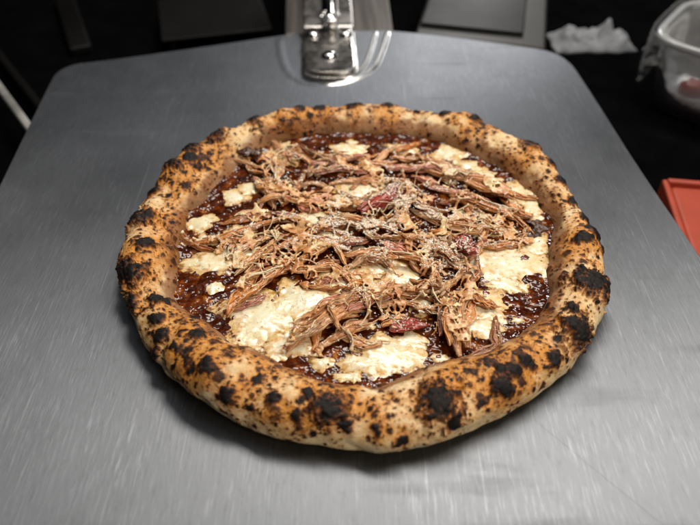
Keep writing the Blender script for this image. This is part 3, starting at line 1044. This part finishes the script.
k = 0
while k < 30:     # crumbs of cheese melted into the open sauce
    a_, r_ = rng.uniform(0, 2 * np.pi), math.sqrt(rng.uniform(0.25, 1.0)) * 132
    x, y = PIZZA[0] + r_ * math.cos(a_), PIZZA[1] + r_ * math.sin(a_)
    Ri, rr_, _ = inner_edge(x, y)
    if rr_ > Ri - 4:
        continue
    cheese_pool(x, y, rng.uniform(3, 7.5), rng.uniform(3, 7), 60 + k, 1.4)
    k += 1

# ---- pulled pork
M_PK = mat_pork()
TINTS = [np.array([0.58, 0.27, 0.11]), np.array([0.54, 0.21, 0.055]), np.array([0.34, 0.045, 0.03]), np.array([0.10, 0.033, 0.011]), np.array([0.55, 0.22, 0.14]), np.array([0.60, 0.32, 0.16]), np.array([0.33, 0.115, 0.034])]


def settle(P, r, sink=0.45):
    """lay a spine on what is already there and raise the height map under it"""
    n = len(P)
    I, J = gi(P[:, 0], P[:, 1])
    k = max(1, int(round(r)))
    z = np.array([hm[max(i - k, 0):i + k + 1, max(j - k, 0):j + k + 1].mean() * 0.7 + hm[max(i - k, 0):i + k + 1, max(j - k, 0):j + k + 1].max() * 0.3 for i, j in zip(I, J)])
    w = max(3, n // 5)
    zs = np.convolve(np.pad(z, w, mode='edge'), np.ones(2 * w + 1) / (2 * w + 1), 'valid')
    z = np.maximum(0.6 * zs + 0.4 * z, z - 0.5) + r * (1 - sink) * 0.7
    z = np.minimum(z, 27.0)
    P = P.copy()
    P[:, 2] = z
    for (i, j, zz) in zip(I, J, z):
        sl = hm[max(i - k, 0):i + k + 1, max(j - k, 0):j + k + 1]
        np.maximum(sl, zz + 0.45 * r, out=sl)
    return P


SPINES = []


def shred(P2, r, tint, seed, fibres=8):
    P2 = np.asarray(P2, float)
    n = 30
    dark_tip = rng.random()
    P = catmull(P2, n)
    t = np.linspace(0, 1, n)
    T = np.gradient(P, axis=0)
    N = np.stack([-T[:, 1], T[:, 0]], 1)
    N /= np.linalg.norm(N, axis=1)[:, None] + 1e-9
    c = np.stack([t * 3, 0 * t + seed * 2.3, 0 * t], -1)
    P = P + N * (perlin(c, 1.0, seed) * 2.2 + perlin(c, 2.6, seed + 1) * 0.9)[:, None]
    P = settle(np.concatenate([P, np.zeros((n, 1))], 1), r)
    P[:, 2] += perlin(c, 1.3, seed + 5) * 1.1
    SPINES.append((P, r))
    env = (np.clip(np.sin(np.pi * (0.03 + 0.94 * t)), 0, 1) ** 0.45) * (1 + 0.25 * perlin(c, 1.6, seed + 7))
    k = 18
    ph = np.linspace(0, 2 * np.pi, k, endpoint=False)
    A_, T_ = np.meshgrid(ph, t, indexing='xy')
    q = np.stack([np.cos(A_) * 2.6, np.sin(A_) * 2.6, T_ * 2.2 + seed * 5.1], -1)
    ridge = 1 - np.abs(perlin(q, 1.0, seed)) * 1.5
    q2 = np.stack([np.cos(A_) * 1.2, np.sin(A_) * 1.2, T_ * 6 + seed], -1)
    mod = 0.62 + 0.26 * ridge + 0.25 * perlin(q2, 1.0, seed + 3)
    V, Q, C = tube(P, r * env, k, 0.62, mod, t * rng.uniform(-2.5, 2.5))
    shade = 0.82 + 0.22 * np.clip(ridge, 0, 1) + 0.25 * perlin(q2, 1.4, seed + 8)
    col = tint[None] * np.concatenate([shade.ravel(), [0.8, 0.8]])[:, None]
    tipd = np.repeat(1 - 0.55 * np.clip(1 - np.minimum(t, 1 - t) / 0.14, 0, 1) * dark_tip, k)
    col[:len(tipd)] *= tipd[:, None]
    bag = Bag()
    bag.add(V, Q, C, col)
    T, S, U = frames(P)
    fibres = int(fibres * 1.8)
    for f in range(fibres):
        a0 = rng.uniform(0, 2 * np.pi)
        t0, t1 = sorted(rng.uniform(-0.12, 1.12, 2))
        if t1 - t0 < 0.3:
            t1 = t0 + 0.35
        m = 14
        tt = np.linspace(t0, t1, m)
        ti = np.clip(tt, 0, 1) * (n - 1)
        i0 = np.clip(ti.astype(int), 0, n - 2)
        fr = (ti - i0)[:, None]
        base = P[i0] * (1 - fr) + P[i0 + 1] * fr
        ext = (tt - np.clip(tt, 0, 1))[:, None] * T[i0] * n * 0.55
        aw = a0 + perlin(np.stack([tt * 3, 0 * tt + f * 3.1 + seed, 0 * tt], -1), 1.0, seed) * 1.1
        rr_ = r * np.interp(np.clip(tt, 0, 1), t, env) * (0.95 + 0.25 * perlin(np.stack([tt * 5, 0 * tt + f, 0 * tt + seed], -1), 1.0, 2))
        lift = 0.05 + np.abs(tt - np.clip(tt, 0, 1)) * 4 * rng.uniform(-0.5, 1)
        FP = base + ext + S[i0] * (rr_ * np.cos(aw) * (1 + lift))[:, None] + U[i0] * (rr_ * 0.66 * np.sin(aw) * (1 + lift))[:, None]
        fr0 = rng.uniform(0.26, 0.62) * (0.7 + r * 0.1)
        prof = fr0 * np.clip(np.sin(np.pi * (0.06 + 0.88 * np.linspace(0, 1, m))), 0, 1) ** 0.5
        V, Q, C = tube(FP, prof, 6)
        bag.add(V, Q, C, np.clip(tint * rng.uniform(0.85, 1.25) + rng.uniform(0, 0.04), 0, 0.8))
    return link('pork_shred', bag.mesh('pork_shred'), M_PK, pizza)


POLY = np.array(MOUND, float)


def inside(x, y):
    n, c = len(POLY), False
    for a in range(n):
        x1, y1 = POLY[a]
        x2, y2 = POLY[a - 1]
        if (y1 > y) != (y2 > y) and x < (x2 - x1) * (y - y1) / (y2 - y1) + x1:
            c = not c
    return c


HS = [(np.array(p, float), r, t) for p, r, t in SHREDS]
HMID = np.array([p[len(p) // 2] for p, _, _ in HS])
HDIR = np.array([math.atan2(p[-1][1] - p[0][1], p[-1][0] - p[0][0]) for p, _, _ in HS])


def filler(count, lmin, lmax, rmin, rmax, spread, seed0, fib):
    k = 0
    while k < count:
        x, y = rng.uniform(-125, 132), rng.uniform(-80, 138)
        if not inside(x, y):
            continue
        d = ((HMID - (x, y)) ** 2).sum(1)
        a = HDIR[int(np.argmin(d + rng.uniform(0, 500, len(d))))] + rng.normal(0, spread)
        L = rng.uniform(lmin, lmax)
        u = np.array([math.cos(a), math.sin(a)])
        nrm = np.array([-u[1], u[0]])
        c = np.array([x, y])
        bend = rng.normal(0, 0.16) * L
        pts = [c - u * L / 2, c + nrm * bend, c + u * L / 2]
        tn = TINTS[int(rng.choice([0, 0, 1, 1, 4, 5, 5, 6]))] * rng.uniform(0.75, 1.2)
        shred(pts, rng.uniform(rmin, rmax), tn, seed0 + k, fib)
        k += 1


filler(75, 20, 46, 2.3, 3.8, 0.45, 100, 7)
for k, (p, r, t) in enumerate(HS):
    if t == 2:
        continue
    o = shred(p, r, TINTS[t] * rng.uniform(0.9, 1.1), 300 + k, 10)
    if t == 3:
        o['label'] = 'blackened end of a pork shred'
filler(45, 16, 36, 1.2, 2.2, 0.55, 500, 8)
filler(35, 8, 20, 0.7, 1.3, 0.9, 700, 5)
for k, (p, r, t) in enumerate(HS):
    if t == 2:
        o = shred(p, r * 1.6, TINTS[2], 900 + k, 4)
        o['label'] = 'dark red glossy scrap of pork'

# ---- the fused web of meat, fat and cheese lying over the shreds
def build_web():
    st = 0.6
    xs, ys = np.arange(-128, 134, st), np.arange(-84, 140, st)
    X, Y = np.meshgrid(xs, ys, indexing='ij')
    H = hm.copy()
    for _ in range(3):
        for ax in (0, 1):
            H = (np.roll(H, 1, ax) + H + np.roll(H, -1, ax)) / 3
    H = 0.5 * H + 0.5 * hm
    for ax in (0, 1):
        H = (np.roll(H, 1, ax) + 2 * H + np.roll(H, -1, ax)) / 4
    fx, fy = X - PIZZA[0] + HX, Y - PIZZA[1] + HY
    i, j = fx.astype(int), fy.astype(int)
    u, w = fx - i, fy - j
    Z = H[i, j] * (1 - u) * (1 - w) + H[i + 1, j] * u * (1 - w) + H[i, j + 1] * (1 - u) * w + H[i + 1, j + 1] * u * w
    q = np.stack([X, Y, 0 * X], -1)
    warp = np.stack([perlin(q, 1 / 9.0, 130), perlin(q, 1 / 9.0, 131), 0 * X], -1)
    # inside the heap, with a ragged border
    n, ins = len(POLY), np.zeros(X.shape, bool)
    XX, YY = X + 7 * perlin(q, 1 / 11.0, 133), Y + 7 * perlin(q, 1 / 11.0, 134)
    for a in range(n):
        x1, y1 = POLY[a]
        x2, y2 = POLY[a - 1]
        hit = ((y1 > YY) != (y2 > YY)) & (XX < (x2 - x1) * (YY - y1) / (y2 - y1 + 1e-9) + x1)
        ins ^= hit
    rel = np.stack([X - 5, Y - 30, 0 * X], -1)
    f1, g1, _ = worley(q * np.array([1, 1.25, 1]) + 3.0 * warp, 1 / 8.5, 20)
    f2, g2, _ = worley(q * np.array([1, 1.25, 1]) + 2.0 * warp, 1 / 4.6, 21)
    th = 0.150 + 0.27 * perlin(q, 1 / 17.0, 135) + 0.12 * perlin(q, 1 / 6.0, 136)
    on = ((g1 < th) | (g2 < th * 0.75)) & ins & (perlin(q, 1 / 28.0, 137) > -0.08)
    for p, r, t in HS:          # the red scraps stay bare
        if t == 2:
            for pp in catmull(p, 8):
                on &= np.hypot(X - pp[0], Y - pp[1]) > r * 1.7 + 1.5 * perlin(q, 0.3, 139)
    Z = Z + 0.5 + 0.9 * perlin(q, 1 / 5.0, 138) - 1.0 * sstep(0.0, 0.3, 0.2 - th)
    gx_, gy_ = np.gradient(Z, st)
    on &= np.hypot(gx_, gy_) < 1.5
    F = grid_faces(*X.shape)
    keep = on.ravel()[F].all(1)
    F = F[keep]
    used = np.unique(F)
    re = -np.ones(X.size, int)
    re[used] = np.arange(len(used))
    V = np.stack([X, Y, Z], -1).reshape(-1, 3)[used]
    return mesh_np('cheese_web', V, re[F])


web = link('cheese_web', build_web(), mat_web(), pizza, kind='stuff')
md = web.modifiers.new('thickness', 'SOLIDIFY')
md.thickness = 0.0012
md.offset = 0.0
md = web.modifiers.new('fuse', 'REMESH')
md.mode = 'VOXEL'
md.voxel_size = 0.0005
md.use_smooth_shade = True
md = web.modifiers.new('relax', 'SMOOTH')
md.factor = 0.5
md.iterations = 4
bpy.context.view_layer.update()
web_me = bpy.data.meshes.new_from_object(web.evaluated_get(bpy.context.evaluated_depsgraph_get()))
web.modifiers.clear()
web.data = web_me

# charred scraps of meat near the rim
M_BURNT = mat_tone('burnt_meat', 0.3, 0.5, 0.6, 500)
for k, (x, y, r) in enumerate(((127, 37, 5.5), (121, 32, 5.0), (124, 44, 4.0), (-93, 122, 5), (-86, 121, 4.5), (17, 138, 4))):
    th = np.linspace(0.05, np.pi - 0.05, 18)
    ph = np.linspace(0, 2 * np.pi, 26, endpoint=False)
    TH_, PH_ = np.meshgrid(th, ph, indexing='ij')
    q = np.stack([np.sin(TH_) * np.cos(PH_), np.sin(TH_) * np.sin(PH_), np.cos(TH_) * 0.6], -1) * r
    q = q * (0.9 + 1.3 * fbm(q, 0.24, 4, k * 3.3, 0.65))[..., None] * np.array([1.25, 1.0, 0.75])
    I, J = gi(x, y)
    q = q + np.array([x, y, hm[I, J] - r * 0.05])
    tone = mixc(np.array([0.03, 0.011, 0.006]), np.array([0.16, 0.05, 0.015]), np.clip(0.2 + fbm(q, 0.4, 3, 5 + k), 0, 1)).reshape(-1, 3)
    link('charred_scrap', mesh_np('charred_scrap', q.reshape(-1, 3), grid_faces(18, 26, wrap_m=True), {'tone': tone}), M_BURNT, pizza)

# ---- strings of molten cheese and fat between the shreds: too fine to pick apart
bag = Bag()
ALLP = np.concatenate([p for p, _ in SPINES])
ALLR = np.concatenate([np.full(len(p), r) for p, r in SPINES])
made = 0
while made < 300:
    a = rng.integers(len(ALLP))
    d = np.linalg.norm(ALLP - ALLP[a], axis=1)
    cand = np.where((d > 4) & (d < 13))[0]
    if not len(cand):
        continue
    b_ = cand[rng.integers(len(cand))]
    A, B = ALLP[a] + (0, 0, ALLR[a] * 0.35), ALLP[b_] + (0, 0, ALLR[b_] * 0.35)
    m = 13
    t = np.linspace(0, 1, m)[:, None]
    P = A + (B - A) * t
    side = np.cross(B - A, (0, 0, 1.0))
    side /= np.linalg.norm(side) + 1e-9
    P = P + side * np.sin(np.pi * t) * rng.normal(0, 1.3) + np.array([0, 0, 1.0]) * np.sin(np.pi * t) * rng.uniform(-0.8, 1.4)
    r0 = rng.uniform(0.22, 0.55)
    prof = r0 * (1 + rng.uniform(1.5, 3.2) * np.abs(2 * t[:, 0] - 1) ** 3)
    V, Q, C = tube(P, prof, 7)
    bag.add(V, Q, C, mixc(np.array([0.55, 0.33, 0.18]), np.array([0.80, 0.66, 0.42]), np.array(rng.random())))
    made += 1
made = 0
while made < 26:
    a = rng.integers(len(ALLP))
    d = np.linalg.norm(ALLP - ALLP[a], axis=1)
    cand = np.where((d > 14) & (d < 34))[0]
    if not len(cand) or ALLP[a][2] < 12:
        continue
    b_ = cand[rng.integers(len(cand))]
    m = 22
    t = np.linspace(0, 1, m)[:, None]
    P = ALLP[a] + (ALLP[b_] - ALLP[a]) * t
    side = np.cross(ALLP[b_] - ALLP[a], (0, 0, 1.0))
    side /= np.linalg.norm(side) + 1e-9
    P = P + side * (np.sin(np.pi * t) * rng.normal(0, 3.0) + np.sin(2 * np.pi * t) * rng.normal(0, 1.5))
    I, J = gi(P[:, 0], P[:, 1])
    zz = hm[I, J] + 0.4
    zz = np.convolve(np.pad(zz, 3, mode='edge'), np.ones(7) / 7, 'valid')
    P[:, 2] = np.maximum(zz, hm[I, J] - 0.8)
    prof = rng.uniform(0.22, 0.45) * (1 + 0.9 * np.abs(2 * t[:, 0] - 1) ** 3) * (1 + 0.4 * perlin(np.concatenate([t * 6, 0 * t + made, 0 * t], 1), 1.0, 3))
    V, Q, C = tube(P, prof, 7, 0.8)
    bag.add(V, Q, C, mixc(np.array([0.74, 0.54, 0.30]), np.array([0.86, 0.78, 0.56]), np.array(rng.random())))
    made += 1
link('cheese_strings', bag.mesh('cheese_strings'), mat_tone('molten_strings', 0.32, 0.5, 0.2), pizza, kind='stuff')

# ---- sauce spots and grated cheese, dropped on whatever lies below
dg = bpy.context.evaluated_depsgraph_get()
vs, fs, off = [], [], 0
for ch in pizza.children:
    if ch.name.startswith(('crust',)):
        continue
    m_ = ch.data
    co = np.empty(len(m_.vertices) * 3, np.float32)
    m_.vertices.foreach_get('co', co)
    m_.calc_loop_triangles()
    tr_ = np.empty(len(m_.loop_triangles) * 3, np.int32)
    m_.loop_triangles.foreach_get('vertices', tr_)
    vs.append(co.reshape(-1, 3))
    fs.append(tr_.reshape(-1, 3) + off)
    off += len(m_.vertices)
tree = BVHTree.FromPolygons(np.concatenate(vs).tolist(), np.concatenate(fs).tolist())


def drop(x, y):
    h = tree.ray_cast(Vector((x * 0.001, y * 0.001, 0.08)), Vector((0, 0, -1)))
    return None if h[0] is None else (h[0][2] * 1000, h[1])


OCT = np.array([[1, 0, 0], [-1, 0, 0], [0, 1, 0], [0, -1, 0], [0, 0, 1], [0, 0, -1]], float)
OCF = np.array([[0, 2, 4], [2, 1, 4], [1, 3, 4], [3, 0, 4], [2, 0, 5], [1, 2, 5], [3, 1, 5], [0, 3, 5]])
bag = Bag()
n = 0
while n < 11000:
    x, y = rng.normal(8, 52), rng.normal(34, 46)
    q = np.array([[x, y, 0.0]])
    if perlin(q, 1 / 22.0, 120)[0] < rng.normal(0.16, 0.14) or inner_edge(x, y)[1] > inner_edge(x, y)[0] - 6:
        continue
    h = drop(x, y)
    if h is None:
        continue
    if h[0] < 11.5 and rng.random() < 0.85:
        n += 1
        continue
    s = rng.uniform(0.2, 0.52)
    V = OCT * np.array([s * rng.uniform(1.0, 3.6), s * 0.8, s * 0.6]) * (1 + rng.normal(0, 0.2, (6, 3)))
    an = rng.uniform(0, np.pi)
    V = np.stack([V[:, 0] * math.cos(an) - V[:, 1] * math.sin(an), V[:, 0] * math.sin(an) + V[:, 1] * math.cos(an), V[:, 2]], 1)
    bag.add(V + np.array([x, y, h[0] + s * 0.25]), None, OCF, np.array([0.93, 0.89, 0.78]) * rng.uniform(0.88, 1.04))
    n += 1
link('grated_cheese', bag.mesh('grated_cheese', smooth=False), mat_tone('grated_hard_cheese', 0.55, 0.4, 0.1), pizza, kind='stuff')

bag = Bag()
k = 0
while k < 70:
    a_, r_ = rng.uniform(0, 2 * np.pi), math.sqrt(rng.random()) * 138
    x, y = PIZZA[0] + r_ * math.cos(a_), PIZZA[1] + r_ * math.sin(a_)
    if inside(x, y) and rng.random() < 0.75:
        continue
    h = drop(x, y)
    Ri, rr_, _ = inner_edge(x, y)
    if h is None or rr_ > Ri - 2:
        continue
    s = rng.uniform(0.4, 1.1) * (2.2 if rng.random() < 0.12 else 1)
    th = np.linspace(0.05, np.pi - 0.05, 8)
    ph = np.linspace(0, 2 * np.pi, 14, endpoint=False)
    TH_, PH_ = np.meshgrid(th, ph, indexing='ij')
    q = np.stack([np.sin(TH_) * np.cos(PH_) * 1.3, np.sin(TH_) * np.sin(PH_), np.cos(TH_) * 0.22], -1) * s
    q = q * (1 + 0.4 * perlin(q, 0.8, k))[..., None] + np.array([x, y, h[0] + 0.12])
    bag.add(q.reshape(-1, 3), grid_faces(8, 14, wrap_m=True), None, np.array([0.09, 0.022, 0.006]) * rng.uniform(0.5, 2.2))
    k += 1
link('sauce_spots', bag.mesh('sauce_spots'), mat_tone('sauce_drops', 0.14, 0.6, 0.15), pizza, kind='stuff')
